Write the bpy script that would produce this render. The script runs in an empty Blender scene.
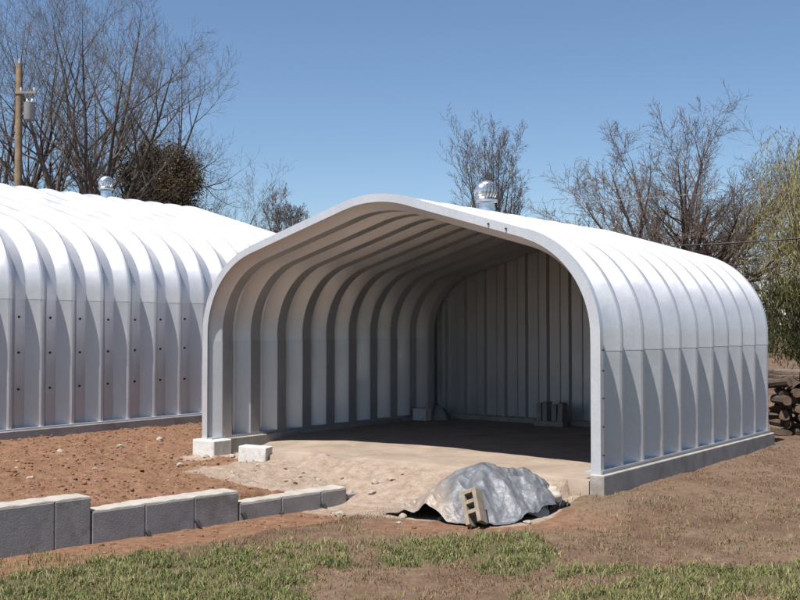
import bpy, math, random
import numpy as np
from mathutils import Vector, Matrix, noise as mnoise

# ------------------------------------------------------------------ basics
SC = bpy.context.scene
COL = SC.collection
R = math.radians
EYE = 1.7
PITCH = 0.0258

cam_d = bpy.data.cameras.new('camera')
cam = bpy.data.objects.new('camera', cam_d); COL.objects.link(cam)
cam.location = (0, 0, EYE); cam.rotation_euler = (R(90) + PITCH, 0, 0)
cam_d.sensor_fit = 'HORIZONTAL'; cam_d.sensor_width = 36.0
cam_d.lens = 1060.5 / 800 * 36.0
cam_d.clip_start = 0.1; cam_d.clip_end = 5000
SC.camera = cam

# shed axes: A runs along the open front (to the right), B along its length (backwards)
A = Vector((0.80236, -0.59685, 0)); B = Vector((0.59685, 0.80236, 0)); O = Vector((-3.004, 16.2286, 0))
YAW = math.atan2(A.y, A.x)
SUN = (A * 0.035 - B * 1.0 + Vector((0, 0, 2.0))).normalized()
elev = math.asin(SUN.z); azim = math.atan2(SUN.x, SUN.y)

w = bpy.data.worlds.new('World'); SC.world = w; w.use_nodes = True
nt = w.node_tree
sky = nt.nodes.new('ShaderNodeTexSky'); sky.sky_type = 'NISHITA'; sky.sun_disc = False
sky.sun_elevation = elev; sky.sun_rotation = azim
sky.air_density = 1.0; sky.dust_density = 0.15; sky.ozone_density = 4.6; sky.altitude = 300
nt.links.new(sky.outputs[0], nt.nodes['Background'].inputs[0])
nt.nodes['Background'].inputs[1].default_value = 0.069
sun_d = bpy.data.lights.new('sun', 'SUN'); sun_d.energy = 5.0; sun_d.angle = R(0.53); sun_d.color = (1, 0.955, 0.89)
sun = bpy.data.objects.new('sun', sun_d); COL.objects.link(sun)
sun.rotation_euler = (-SUN).to_track_quat('-Z', 'Y').to_euler(); sun.location = (-5, -10, 30)
SC.view_settings.view_transform = 'Standard'; SC.view_settings.look = 'None'
SC.view_settings.exposure = 0.8; SC.view_settings.gamma = 1; SC.view_settings.use_curve_mapping = False
SC.render.engine = 'CYCLES'
SC.cycles.max_bounces = 8

# ------------------------------------------------------------------ helpers
def tag(o, label=None, cat=None, group=None, kind=None):
    if label: o['label'] = label
    if cat: o['category'] = cat
    if group: o['group'] = group
    if kind: o['kind'] = kind
    return o

def empty(name, loc=(0, 0, 0), rz=0.0):
    o = bpy.data.objects.new(name, None); COL.objects.link(o)
    o.location = loc; o.rotation_euler = (0, 0, rz); o.empty_display_size = 0.2
    return o

def link(name, me, mats, parent=None):
    for m in (mats if isinstance(mats, (list, tuple)) else [mats]):
        me.materials.append(m)
    o = bpy.data.objects.new(name, me); COL.objects.link(o)
    if parent: o.parent = parent
    return o

class MB:
    def __init__(s): s.v = []; s.f = []; s.m = []
    def add(s, vs, fs, mi=0):
        n = len(s.v); s.v += [tuple(v) for v in vs]
        for f in fs: s.f.append(tuple(i + n for i in f)); s.m.append(mi)
    def box(s, lo, hi, mi=0, M=None, bev=0.0):
        x0, y0, z0 = lo; x1, y1, z1 = hi
        vs = [Vector(p) for p in ((x0,y0,z0),(x1,y0,z0),(x1,y1,z0),(x0,y1,z0),(x0,y0,z1),(x1,y0,z1),(x1,y1,z1),(x0,y1,z1))]
        if M: vs = [M @ v for v in vs]
        s.add(vs, [(3,2,1,0),(4,5,6,7),(0,1,5,4),(1,2,6,5),(2,3,7,6),(3,0,4,7)], mi)
    def tube(s, pts, rads, n=8, mi=0, caps=True):
        pts = [Vector(p) for p in pts]
        base = len(s.v); prev = None
        for i, p in enumerate(pts):
            d = (pts[min(i+1, len(pts)-1)] - pts[max(i-1, 0)])
            d = d.normalized() if d.length > 1e-9 else Vector((0,0,1))
            u = d.cross(Vector((0,0,1)) if abs(d.z) < .9 else Vector((1,0,0))) if prev is None else prev - d * prev.dot(d)
            u.normalize(); prev = u; q = d.cross(u)
            for k in range(n):
                t = 2*math.pi*k/n
                s.v.append(tuple(p + (u*math.cos(t) + q*math.sin(t)) * rads[i]))
        for i in range(len(pts)-1):
            for k in range(n):
                a0 = base+i*n+k; a1 = base+i*n+(k+1) % n
                s.f.append((a0, a1, a1+n, a0+n)); s.m.append(mi)
        if caps:
            s.f.append(tuple(base+k for k in reversed(range(n)))); s.m.append(mi)
            e = base+(len(pts)-1)*n
            s.f.append(tuple(e+k for k in range(n))); s.m.append(mi)
    def mesh(s, name, smooth=None):
        me = bpy.data.meshes.new(name)
        me.from_pydata(s.v, [], s.f); me.update()
        if any(s.m): me.polygons.foreach_set('material_index', s.m)
        if smooth is not None:
            me.polygons.foreach_set('use_smooth', [True]*len(me.polygons))
            me.set_sharp_from_angle(angle=R(smooth))
        return me
    def build(s, name, mats, parent=None, smooth=None):
        return link(name, s.mesh(name, smooth), mats, parent)

def np_mesh(name, verts, faces, cols=None, smooth=False):
    """verts (n,3), faces (m,k) arrays -> mesh; cols (n,3) -> attribute 'tint'"""
    me = bpy.data.meshes.new(name)
    verts = np.ascontiguousarray(verts, np.float32); faces = np.ascontiguousarray(faces, np.int32)
    k = faces.shape[1]
    me.vertices.add(len(verts)); me.vertices.foreach_set('co', verts.ravel())
    me.loops.add(faces.size); me.loops.foreach_set('vertex_index', faces.ravel())
    me.polygons.add(len(faces))
    me.polygons.foreach_set('loop_start', np.arange(0, faces.size, k, dtype=np.int32))
    me.update(calc_edges=True); me.validate()
    if cols is not None:
        at = me.color_attributes.new('tint', 'FLOAT_COLOR', 'POINT')
        c = np.ones((len(verts), 4), np.float32); c[:, :3] = cols
        at.data.foreach_set('color', c.ravel())
    if smooth: me.polygons.foreach_set('use_smooth', [True]*len(me.polygons))
    return me

def bevel(o, wd=0.008, seg=2):
    m = o.modifiers.new('bevel', 'BEVEL'); m.width = wd; m.segments = seg; m.limit_method = 'ANGLE'; m.angle_limit = R(40)
    return o
def solid(o, t=0.004, off=-1):
    m = o.modifiers.new('solid', 'SOLIDIFY'); m.thickness = t; m.offset = off; m.use_rim = False
    return o

# numpy value noise
_rs = np.random.RandomState(7); _T = _rs.rand(256, 256)
def vnoise(x, y):
    xi = np.floor(x).astype(int); yi = np.floor(y).astype(int); fx = x-xi; fy = y-yi
    fx = fx*fx*(3-2*fx); fy = fy*fy*(3-2*fy)
    g = lambda i, j: _T[i % 256, j % 256]
    return (g(xi,yi)*(1-fx)+g(xi+1,yi)*fx)*(1-fy)+(g(xi,yi+1)*(1-fx)+g(xi+1,yi+1)*fx)*fy
def fbm(x, y, o=4, g=.5):
    r = 0; am = 1; t = 0
    for i in range(o):
        r = r+am*vnoise(x*2**i+17.3*i, y*2**i+31.7*i); t += am; am *= g
    return r/t
def sst(e0, e1, x):
    t = np.clip((x-e0)/(e1-e0), 0, 1); return t*t*(3-2*t)

# ------------------------------------------------------------------ materials
def mat(name):
    m = bpy.data.materials.new(name); m.use_nodes = True
    t = m.node_tree; return m, t, t.nodes['Principled BSDF']
def node(t, ty, **kw):
    n = t.nodes.new(ty)
    for k, v in kw.items():
        if k.startswith('i_'):
            n.inputs[k[2:].replace('_', ' ')].default_value = v
        else: setattr(n, k, v)
    return n
def ramp(t, fac, stops):
    r = t.nodes.new('ShaderNodeValToRGB'); e = r.color_ramp.elements
    while len(e) < len(stops): e.new(0.5)
    for el, (p, c) in zip(e, stops): el.position = p; el.color = (*c, 1) if len(c) == 3 else c
    t.links.new(fac, r.inputs[0]); return r.outputs[0]
def noise_tex(t, scale, detail=4, rough=.55, vec=None, dist=0.0):
    n = node(t, 'ShaderNodeTexNoise'); n.inputs['Scale'].default_value = scale
    n.inputs['Detail'].default_value = detail; n.inputs['Roughness'].default_value = rough; n.inputs['Distortion'].default_value = dist
    if vec is not None: t.links.new(vec, n.inputs['Vector'])
    return n.outputs['Fac']
def objco(t, scale=(1,1,1)):
    c = t.nodes.new('ShaderNodeTexCoord'); mp = t.nodes.new('ShaderNodeMapping'); mp.inputs['Scale'].default_value = scale
    t.links.new(c.outputs['Object'], mp.inputs[0]); return mp.outputs[0]
def mix(t, fac, a, b, mode='MIX'):
    n = t.nodes.new('ShaderNodeMix'); n.data_type = 'RGBA'; n.blend_type = mode
    for s, v in ((0, fac), (6, a), (7, b)):
        if hasattr(v, 'is_output'): t.links.new(v, n.inputs[s])
        else: n.inputs[s].default_value = v if s == 0 else (*v, 1)
    return n.outputs[2]
def bump(t, b, h, strength=.4, dist=.02):
    n = t.nodes.new('ShaderNodeBump'); n.inputs['Strength'].default_value = strength; n.inputs['Distance'].default_value = dist
    t.links.new(h, n.inputs['Height']); t.links.new(n.outputs[0], b.inputs['Normal'])

def metal_mat(name, base=(.70,.71,.73), rough=.42, metallic=.75, dirt=.25):
    m, t, b = mat(name)
    v = objco(t)
    n1 = noise_tex(t, 1.7, 5, .6, v)
    n2 = noise_tex(t, 38, 2, .5, v)
    st = noise_tex(t, 3.0, 4, .6, objco(t, (3.5, 3.5, .35)))
    c = mix(t, n1, tuple(x*.86 for x in base), tuple(min(1, x*1.08) for x in base))
    c = mix(t, ramp(t, st, [(.52, (0,0,0)), (.78, (dirt,)*3)]), c, (.36,.33,.30))
    c = mix(t, ramp(t, n2, [(.42, (0,0,0)), (.62, (.22,)*3)]), c, tuple(x*.72 for x in base))
    t.links.new(c, b.inputs['Base Color'])
    b.inputs['Metallic'].default_value = metallic
    t.links.new(ramp(t, n1, [(.3, (rough-.07,)*3), (.7, (rough+.09,)*3)]), b.inputs['Roughness'])
    bump(t, b, noise_tex(t, 5, 3, .5, v), .12, .02)
    return m
M_steel = metal_mat('galvanised_roof_steel', (.57,.575,.595), .45, .64, .12)
M_wall = metal_mat('galvanised_wall_steel', (.505,.512,.535), .43, .66, .2)
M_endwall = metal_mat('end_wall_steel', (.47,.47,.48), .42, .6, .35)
M_trim = metal_mat('rim_steel', (.62,.63,.65), .40, .5, .12)
M_vent = metal_mat('vent_aluminium', (.78,.79,.81), .25, .9, .1)

ALB = .58      # overall reflectance of earth, stone, wood and leaves
def simple(name, c, rough=.8, var=.25, scale=6, bmp=.3, bscale=30, metallic=0.0, spots=None):
    c = tuple(x*ALB for x in c)
    if spots: spots = (tuple(x*ALB for x in spots[0]), spots[1], spots[2])
    m, t, b = mat(name); v = objco(t)
    n = noise_tex(t, scale, 5, .6, v)
    col = mix(t, ramp(t, n, [(.3, (0,)*3), (.7, (1,)*3)]), tuple(x*(1-var) for x in c), tuple(min(1, x*(1+var)) for x in c))
    if spots:
        col = mix(t, ramp(t, noise_tex(t, spots[1], 4, .65, v), [(.52, (0,)*3), (.66, (spots[2],)*3)]), col, spots[0])
    t.links.new(col, b.inputs['Base Color']); b.inputs['Roughness'].default_value = rough; b.inputs['Metallic'].default_value = metallic
    bump(t, b, noise_tex(t, bscale, 4, .6, v), bmp, .01)
    return m
M_conc = simple('concrete', (.48,.455,.425), .9, .2, 4, .35, 60, spots=((.36,.27,.20), 3, .6))
M_concwall = simple('weathered_wall_concrete', (.43,.41,.40), .9, .25, 2, .25, 45, spots=((.30,.25,.22), 2.2, .8))
M_conctop = simple('sunlit_wall_cap', (.54,.495,.44), .9, .15, 5, .4, 60)  # wall top coloured paler than the faces to carry the sun on it
M_block = simple('pale_concrete_block', (.95,.92,.87), .9, .12, 9, .5, 90, spots=((.48,.38,.29), 7, .45))
M_blockold = simple('tan_cinder_block', (.40,.33,.25), .95, .25, 12, .6, 120)
M_blockdark = simple('grey_cinder_block', (.17,.17,.175), .95, .25, 12, .6, 120)
M_wood = simple('weathered_pole_wood', (.36,.26,.165), .85, .3, 5, .4, 40)
M_dark = simple('dark_rusty_metal', (.035,.03,.028), .7, .3, 20, .3, 60)
M_bolt = simple('dark_bolt', (.05,.05,.055), .6, .2, 20, .1, 60, .5)
M_can = simple('transformer_paint', (.48,.50,.53), .5, .1, 6, .1, 40)
M_stone = simple('pale_stone', (.56,.47,.38), .95, .3, 8, .5, 60)
M_clod = simple('red_clay_clod', (.335,.195,.125), .97, .35, 3, .5, 60)
M_sand = simple('pale_sand', (.70,.61,.52), .97, .2, 6, .6, 70)
M_blackpl = simple('black_plastic', (.015,.015,.016), .4, .2, 6, .3, 30)
M_bark = simple('dark_bark', (.11,.092,.082), .95, .35, 2, .5, 20)
M_twig = simple('brown_twigs', (.165,.135,.12), .95, .3, .6, .2, 20)
M_twig2 = simple('reddish_twigs', (.19,.14,.115), .95, .3, .6, .2, 20)
M_twigpale = simple('greyish_far_twigs', (.17,.145,.14), .95, .3, .6, .2, 20)
M_willowtwig = simple('yellow_willow_twigs', (.46,.37,.19), .9, .3, .8, .2, 20)
M_wire = simple('cable', (.03,.03,.03), .6, .1, 3, .0, 10)
M_wirepale = simple('pale_cable', (.55,.55,.55), .4, .1, 3, .0, 10, .6)
M_logend = simple('cut_log_end', (.20,.13,.085), .9, .35, 10, .4, 60)
M_logbark = simple('log_bark', (.10,.068,.047), .95, .4, 9, .7, 50)
M_plank = simple('grey_plank', (.36,.31,.27), .85, .2, 5, .3, 30)
M_sack = simple('grey_sack', (.30,.30,.31), .7, .2, 6, .3, 30)

def tint_mat(name, rough=.9, trans=0.0, var=.2, vs=3.0, bmp=0.0):
    m, t, b = mat(name)
    at = node(t, 'ShaderNodeAttribute', attribute_name='tint')
    n = noise_tex(t, vs, 3, .6, objco(t))
    c = mix(t, ramp(t, n, [(.3, (1-var,)*3), (.7, (1+var,)*3)]), at.outputs['Color'], at.outputs['Color'])
    mul = t.nodes.new('ShaderNodeMix'); mul.data_type = 'RGBA'; mul.blend_type = 'MULTIPLY'; mul.inputs[0].default_value = 1
    t.links.new(at.outputs['Color'], mul.inputs[6])
    t.links.new(ramp(t, n, [(.3, ((1-var)*ALB,)*3), (.7, (ALB,)*3)]), mul.inputs[7])
    t.links.new(mul.outputs[2], b.inputs['Base Color']); b.inputs['Roughness'].default_value = rough
    b.inputs['Specular IOR Level'].default_value = .2
    return m
M_grass = tint_mat('grass_blades'); M_leaf = tint_mat('leaves', .75)

# ------------------------------------------------------------------ terrain
WDIR = np.array([.695, .72]); WDIR = WDIR/np.linalg.norm(WDIR); WNRM = np.array([-WDIR[1], WDIR[0]])   # WNRM points up-slope, to the dirt yard
W0 = np.array([-3.755, 9.95]); WEND = 4.5
CTRL_L = np.array([(-6,7,-.42),(-4,8.5,-.46),(0,8.3,-.50),(3.5,8.3,-.46),(-3.9,9.7,-.45),(-2.2,11.4,-.47),(-.7,13.0,-.49),(.2,12.2,-.43),
                   (1,11.2,-.40),(1.6,11.3,-.38),(2.35,12.1,-.235),(3.4,13.4,-.225),(4.7,15.2,-.21),(6.0,17.0,-.20),(5.5,13,-.29),(8,15,-.25),(9,20,-.2),(4,10,-.38),(7,9,-.4)])
CTRL_U = np.array([(-7,9,.02),(-4.2,10.2,-.05),(-3.4,10.9,-.08),(-2.7,11.6,-.19),(-1.9,12.4,-.2),(-1.3,13.1,-.30),(-.6,13.7,-.32),(-3.2,15.9,-.27),(-2.4,15.4,-.24),
                   (-6.1,18,-.14),(-5,19.5,-.14),(-4,21,-.14),(-7.5,16,-.14),(-4,14,-.16),(-1.2,14.6,-.2),(-6,13,-.1)])
def idw(C, x, y):
    s = 0; wt = 0
    for cx, cy, cz in C:
        d = ((x-cx)**2+(y-cy)**2+.15)**-1.5
        s = s+d*cz; wt = wt+d
    return s/wt
def ab(x, y):
    dx = x-O.x; dy = y-O.y
    return dx*A.x+dy*A.y, dx*B.x+dy*B.y
def wall_uv(x, y):
    dx = x-W0[0]; dy = y-W0[1]
    return dx*WDIR[0]+dy*WDIR[1], dx*WNRM[0]+dy*WNRM[1]
def dirt_mask(x, y):      # 1 where bare clods/dirt lie behind the wall
    u, v = wall_uv(x, y); return sst(.0, .12, v)
def terrain(x, y, fine=True):
    x = np.asarray(x, float); y = np.asarray(y, float)
    far = sst(18, 40, np.hypot(x, y-12))
    lo = idw(CTRL_L, x, y); up = idw(CTRL_U, x, y)
    u, v = wall_uv(x, y); a_, b_ = ab(x, y)
    spread = sst(WEND-.1, WEND+.9, u)
    k = sst(.10-.29*spread, .25+.64*spread, v)
    k = k*(1-sst(6.0, 6.6, a_)*(v > 0))                         # right of the shed: lawn level
    z = lo*(1-k)+up*k
    wob = (fbm(x*.9, y*.9, 3)-.5)*.06
    z = z+wob*(1-far)
    if fine:
        rough = .018+.05*k*(1-sst(12, 20, np.abs(x)))
        z = z+(fbm(x*5.5, y*5.5, 4, .6)-.5)*rough*1.6*(1-far)+(fbm(x*13+7, y*13, 2, .6)-.5)*rough*.8*(1-far)
    # pale ramp of fill in front of the floor
    ramp_ = -.075-.36*np.maximum(-b_, 0)+.06*(fbm(x*3, y*3, 3)-.5)+.035*(fbm(x*8, y*8, 3, .6)-.5)
    inr = sst(1.1, 2.2, a_)*(1-sst(6.25, 6.5, a_))
    z = np.where((b_ < .3) & (b_ > -2), np.maximum(z, ramp_*inr+(1-inr)*(-9)), z)
    inside = (a_ > -.02) & (a_ < 6.64) & (b_ > .02) & (b_ < 6.2)
    z = np.where(inside, np.minimum(z, -.16), z)
    z = z*(1-far)+far*(-.2+.9*(fbm(x*.02, y*.02, 3)-.5))
    return z

def axis(lo, hi, step, far_lo, far_hi, grow=1.13):
    xs = list(np.arange(lo, hi+1e-6, step)); s = step
    while xs[-1] < far_hi: s *= grow; xs.append(xs[-1]+s)
    s = step; ls = []
    x = lo
    while x > far_lo: s *= grow; x -= s; ls.append(x)
    return np.array(ls[::-1]+xs)
gx = axis(-6.5, 8, .045, -1500, 1500); gy = axis(8.0, 16.5, .045, -60, 3000)
X, Y = np.meshgrid(gx, gy); Z = terrain(X, Y)
nx, ny = len(gx), len(gy)
idx = np.arange(nx*ny).reshape(ny, nx)
F = np.stack([idx[:-1,:-1], idx[:-1,1:], idx[1:,1:], idx[1:,:-1]], -1).reshape(-1, 4)
# zone masks: R = red clay, G = green turf, B = pale fill
def zones(x, y):
    a_, b_ = ab(x, y); u, v = wall_uv(x, y)
    n1 = fbm(x*1.3+5, y*1.3, 4); n2 = fbm(x*.55+40, y*.8+9, 3)
    n3 = fbm(x*3.1+3, y*3.1+8, 4)
    yard = sst(.08, .2, v)*(1-sst(6.3, 6.7, a_))*(1-sst(7, 10, b_+.8*(n1-.5)))*(1-sst(6.2, 6.6, b_)*sst(-1, 1, a_))
    band = (1-yard)*(1-sst(-.95, -.35, -v-.5*(n1-.5)))*(1-sst(4.6, 6.4, u))      # clay strip at the wall's foot
    band2 = (1-yard)*(.55*np.exp(-(((x-.9)/1.5)**2+((y-11.35-.25*(n1-.5))/.62)**2)**2))
    red = np.clip(np.maximum(yard, np.maximum((v > -.75-.5*(n1-.5))*(1-yard)*(1-sst(4.6, 6.4, u)), band2)), 0, 1)
    pale = sst(.05, .55, (1-sst(.5, 1.5, np.abs(b_+.55)))*sst(.6, 2.2, a_)*(1-sst(6.2, 6.6, a_))+.55*(n1-.5))*(b_ < .4)
    pale = np.maximum(pale, .75*(1-sst(.1, .55, np.hypot(a_-.2, b_+.25)))*sst(.4, .6, n3+.1))
    red = red*(1-.0*pale)
    edge = y-(10.55+.12*x)-.9*(n2-.5)-.5*(n3-.5)            # turf lies nearer than this line
    turf = (1-sst(-.5, .35, edge))*(1-red*.9)*(1-yard)
    gap = np.exp(-((x-.25)/.75)**2-((y-8.85)/.65)**2)       # dry patch low in the middle
    gap2 = sst(1.0, 2.2, x)*sst(9.15, 9.7, y-.1*(x-2))
    green = turf*sst(.34, .56, n2*.5+n3*.5+.10-.5*gap-.8*gap2)
    return np.clip(red, 0, 1), np.clip(green, 0, 1), np.clip(pale, 0, 1)
zr, zg, zb = zones(X.ravel(), Y.ravel())
me = np_mesh('ground', np.stack([X.ravel(), Y.ravel(), Z.ravel()], -1), F, np.stack([zr, zg, zb], -1), True)
m, t, b = mat('ground_soil')
at = node(t, 'ShaderNodeAttribute', attribute_name='tint'); sep = t.nodes.new('ShaderNodeSeparateColor'); t.links.new(at.outputs['Color'], sep.inputs[0])
v = objco(t)
nA = noise_tex(t, 1.1, 6, .62, v); nB = noise_tex(t, 9, 5, .65, v); nC = noise_tex(t, 45, 4, .6, v)
def sc(c_): return tuple(x*ALB for x in c_)
def two(n, c0, c1, lo=.32, hi=.68):
    c0 = sc(c0); c1 = sc(c1)
    return mix(t, ramp(t, n, [(lo, (0,)*3), (hi, (1,)*3)]), c0, c1)
dry = two(nB, (.180,.112,.072), (.300,.207,.142)); dry = mix(t, ramp(t, nA, [(.46, (0,)*3), (.60, (.9,)*3)]), dry, sc((.165,.098,.065)))
dry = mix(t, ramp(t, nC, [(.55, (0,)*3), (.7, (.5,)*3)]), dry, sc((.42,.33,.24)))
red = two(nB, (.215,.105,.060), (.38,.22,.138)); red = mix(t, ramp(t, nC, [(.54, (0,)*3), (.68, (.55,)*3)]), red, sc((.47,.31,.21)))
pale = two(nB, (.36,.255,.185), (.56,.455,.37)); pale = mix(t, ramp(t, nC, [(.55, (0,)*3), (.7, (.6,)*3)]), pale, sc((.66,.57,.48)))
grn = two(nB, (.12,.115,.05), (.19,.16,.085))
nE = noise_tex(t, 14, 4, .7, v)
def soft(ch):   # break up the mask edge with fine noise
    mm = t.nodes.new('ShaderNodeMath'); mm.operation = 'MULTIPLY_ADD'; mm.inputs[1].default_value = .8
    t.links.new(nE, mm.inputs[0]); t.links.new(ch, mm.inputs[2])
    return ramp(t, mm.outputs[0], [(.55, (0,)*3), (1.05 if False else .95, (1,)*3)])
c = mix(t, soft(sep.outputs[0]), dry, red); c = mix(t, soft(sep.outputs[2]), c, pale); c = mix(t, soft(sep.outputs[1]), c, grn)
t.links.new(c, b.inputs['Base Color']); b.inputs['Roughness'].default_value = .97; b.inputs['Specular IOR Level'].default_value = .15
ad = t.nodes.new('ShaderNodeMath'); ad.operation = 'ADD'; t.links.new(nB, ad.inputs[0]); t.links.new(nC, ad.inputs[1])
bump(t, b, ad.outputs[0], .8, .03)
tag(link('ground', me, m), kind='structure')

# ------------------------------------------------------------------ steel arch sheds
PITCHB = .61; VAL, RUN, CREST = .22, .165, .06; DEPTH = .20
def rib_samples(n, start, end):
    """(b, h) along the length; a crest sits on every multiple of the pitch"""
    out = []; e = .012; hc = CREST/2
    pat = [(-hc-RUN-e, 0), (-hc-RUN+e, 0+e/RUN), (-hc-e, 1-e/RUN*.9), (-hc+e, 1), (hc-e, 1), (hc+e, 1-e/RUN*.9), (hc+RUN-e, e/RUN), (hc+RUN+e, 0)]
    for i in range(n+1):
        for d, h in pat:
            bb = i*PITCHB+d
            if start-1e-6 <= bb <= end+1e-6: out.append((bb, h))
    if out[0][0] > start+1e-4: out.insert(0, (start, 1.0))
    if out[-1][0] < end-1e-4: out.append((end, 1.0))
    return out
def arch_profile(W, seam, slope=16.3, r=1.35, rtop=2.0):
    """list of ((a, z), (na, nz)); three zones: wall up, roof, wall down"""
    al = R(slope); T = r*math.tan(R(90-slope)/2)
    zc = seam+.10                                   # bend begins a little above the seam
    pts = []
    lower = [((0, z), (-1, 0)) for z in np.linspace(0, seam, 5)]
    up = [((0, seam-.07), (-1, 0)), ((0, zc), (-1, 0))]
    for k in range(1, 19):
        th = (math.pi/2-al)*k/18
        up.append(((r-r*math.cos(th), zc+r*math.sin(th)), (-math.cos(th), math.sin(th))))
    x1, z1 = up[-1][0]; nrm = (-math.sin(al), math.cos(al))
    xt = W/2-rtop*math.sin(al)
    for k in range(1, 8):
        x = x1+(xt-x1)*k/7; up.append(((x, z1+(x-x1)*math.tan(al)), nrm))
    zt = z1+(xt-x1)*math.tan(al); cz = zt-rtop*math.cos(al)
    for k in range(1, 7):
        th = al*(1-k/6); up.append(((W/2-rtop*math.sin(th), cz+rtop*math.cos(th)), (-math.sin(th), math.cos(th))))
    right = [((W-p[0], p[1]), (-n[0], n[1])) for p, n in up[-2::-1]]
    lowr = [((W-p[0], p[1]), (-n[0], n[1])) for p, n in lower[::-1]]
    return lower, up+right, lowr
def sheet(prof, ribs, out=0.0):
    v = []; f = []
    for (p, n) in prof:
        for (bb, h) in ribs:
            d = out-DEPTH*(1-h)
            v.append((p[0]+n[0]*d, bb, p[1]+n[1]*d))
    m_ = len(ribs)
    for i in range(len(prof)-1):
        for j in range(m_-1):
            f.append((i*m_+j, i*m_+j+1, (i+1)*m_+j+1, (i+1)*m_+j))
    return np.array(v), np.array(f)
def ribbed(name, prof, ribs, m, parent, out=0.0):
    v, f = sheet(prof, ribs, out)
    me = np_mesh(name, v, f, None, True); me.set_sharp_from_angle(angle=R(22))
    o = link(name, me, m, parent); return solid(o, .004, 0)
def turbine_vent(parent, loc, rc=.13, rg=.19):
    t_ = bpy.data.objects.new('turbine_vent', None); COL.objects.link(t_); t_.parent = parent; t_.location = loc
    mb = MB(); mb.tube([(0,0,-.15),(0,0,.03),(0,0,.12),(0,0,.17)], [rc*1.25, rc*1.05, rc, rc*1.0], 24); mb.build('collar', M_vent, t_, 40)
    mb = MB(); n = 20
    for k in range(n):                               # curved vanes of the globe
        t0 = 2*math.pi*k/n; vs = []
        for i in range(9):
            ph = -math.pi/2*.72+i/8*math.pi*.80
            r0 = rg*math.cos(ph); z = .36+.17*math.sin(ph)
            tw = .25*math.sin(ph*.8)
            for dt, rr in ((0, 1.0), (.17, .97), (.36, .84)):
                vs.append((r0*rr*math.cos(t0+tw+dt), r0*rr*math.sin(t0+tw+dt), z))
        fs = []
        for i in range(8):
            for q in range(2): a0 = i*3+q; fs.append((a0, a0+1, a0+4, a0+3))
        mb.add(vs, fs)
    o = mb.build('vane_globe', M_vent, t_, 60); solid(o, .003, 0)
    mb = MB(); mb.tube([(0,0,.475),(0,0,.50),(0,0,.528),(0,0,.54)], [rg*.72, rg*.66, rg*.42, .02], 24); mb.build('cap', M_vent, t_, 50)
    mb = MB(); mb.tube([(0,0,.20),(0,0,.235)], [rg*.92, rg*.92], 24); mb.build('ring', M_vent, t_, 50)
    return t_

def arch_shed(name, org, W, seam, nrib, label, vent_b, start=0.0, flip=False):
    root = empty(name, org, YAW); tag(root, label, 'shed')
    L = nrib*PITCHB
    ribs = rib_samples(nrib, 0, L)
    lowl, roof, lowr = arch_profile(W, seam)
    ribbed('wall_panel', lowl, ribs, M_wall, root); ribbed('wall_panel', lowr, ribs, M_wall, root)
    ribbed('roof_panel', roof, ribs, M_steel, root, .006)
    top = max(p[1] for p, n in roof)
    turbine_vent(root, (W/2, vent_b, top-.03))
    return root, lowl, roof, lowr, L, top
W1 = 6.62
shed, lowl, roof, lowr, L1, top1 = arch_shed('metal_shed', O, W1, 1.49, 10,
    'open-fronted corrugated steel arch shed with shaded empty interior and turbine vent on its ridge', 2.85)
# front rim flange: face ring + return leg; the right-hand curved piece is a separate, slightly proud part
def rim(name, prof, b0, wd, proud, parent, m):
    mb = MB(); vs = []; fs = []
    sec = [(-wd, b0), (proud, b0), (proud, b0+.085), (proud-.006, b0+.085), (proud-.006, b0+.006), (-wd, b0+.006)]
    for (p, n) in prof:
        for d, bb in sec: vs.append((p[0]+n[0]*d, bb, p[1]+n[1]*d))
    k = len(sec)
    for i in range(len(prof)-1):
        for j in range(k): fs.append((i*k+j, i*k+(j+1) % k, (i+1)*k+(j+1) % k, (i+1)*k+j))
    fs.append(tuple(range(k))); fs.append(tuple((len(prof)-1)*k+j for j in reversed(range(k))))
    mb.add(vs, fs); return mb.build(name, m, parent, 25)
nr = len(roof)
cut = nr-19
rim('front_rim', lowl+roof[2:cut+1], -.012, .098, .012, shed, M_trim)
rim('front_rim', roof[cut-1:-2]+lowr, -.022, .104, .020, shed, M_trim)
# bolts on the return leg of the right rim
for z in (.22, .55, .88, 1.2, 1.44):
    mb = MB(); mb.tube([(W1+.02, .045, z), (W1+.034, .045, z)], [.012, .010], 8); mb.build('bolt', M_bolt, shed)
for s_ in (.62, .66):
    i = int(nr/2+s_*18); p, n = roof[min(i, nr-1)]
    mb = MB(); q = Vector((p[0]-n[0]*.05, -.02, p[1]-n[1]*.05)); mb.tube([q, q+Vector((0, -.012, 0))], [.014, .012], 8); mb.build('bolt', M_bolt, shed)
# end wall of ribbed sheets, inside the last rib
def arch_z(a_, off=.028):
    pts = [(p[0]-n[0]*off, p[1]-n[1]*off) for p, n in lowl+roof+lowr]
    xs = [q[0] for q in pts]; best = 0
    for (x0, z0), (x1, z1) in zip(pts[:-1], pts[1:]):
        if min(x0, x1)-1e-9 <= a_ <= max(x0, x1)+1e-9 and abs(x1-x0) > 1e-9:
            best = max(best, z0+(z1-z0)*(a_-x0)/(x1-x0))
    return best
cols = []
pat = [(0, 0), (.11, 0), (.125, .02), (.14, .02), (.155, 0), (.26, 0), (.29, .07), (.345, .07), (.375, 0), (.45, 0)]
k = 0
while True:
    done = False
    for da, dp in pat[:-1]:
        x = .04+k*.45+da
        if x > W1-.04: done = True; break
        cols.append((x, dp))
    if done: break
    k += 1
cols.append((W1-.04, 0)); cols.insert(0, (.012, 0)); cols.append((W1-.012, 0))
bw = L1-.035
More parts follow.
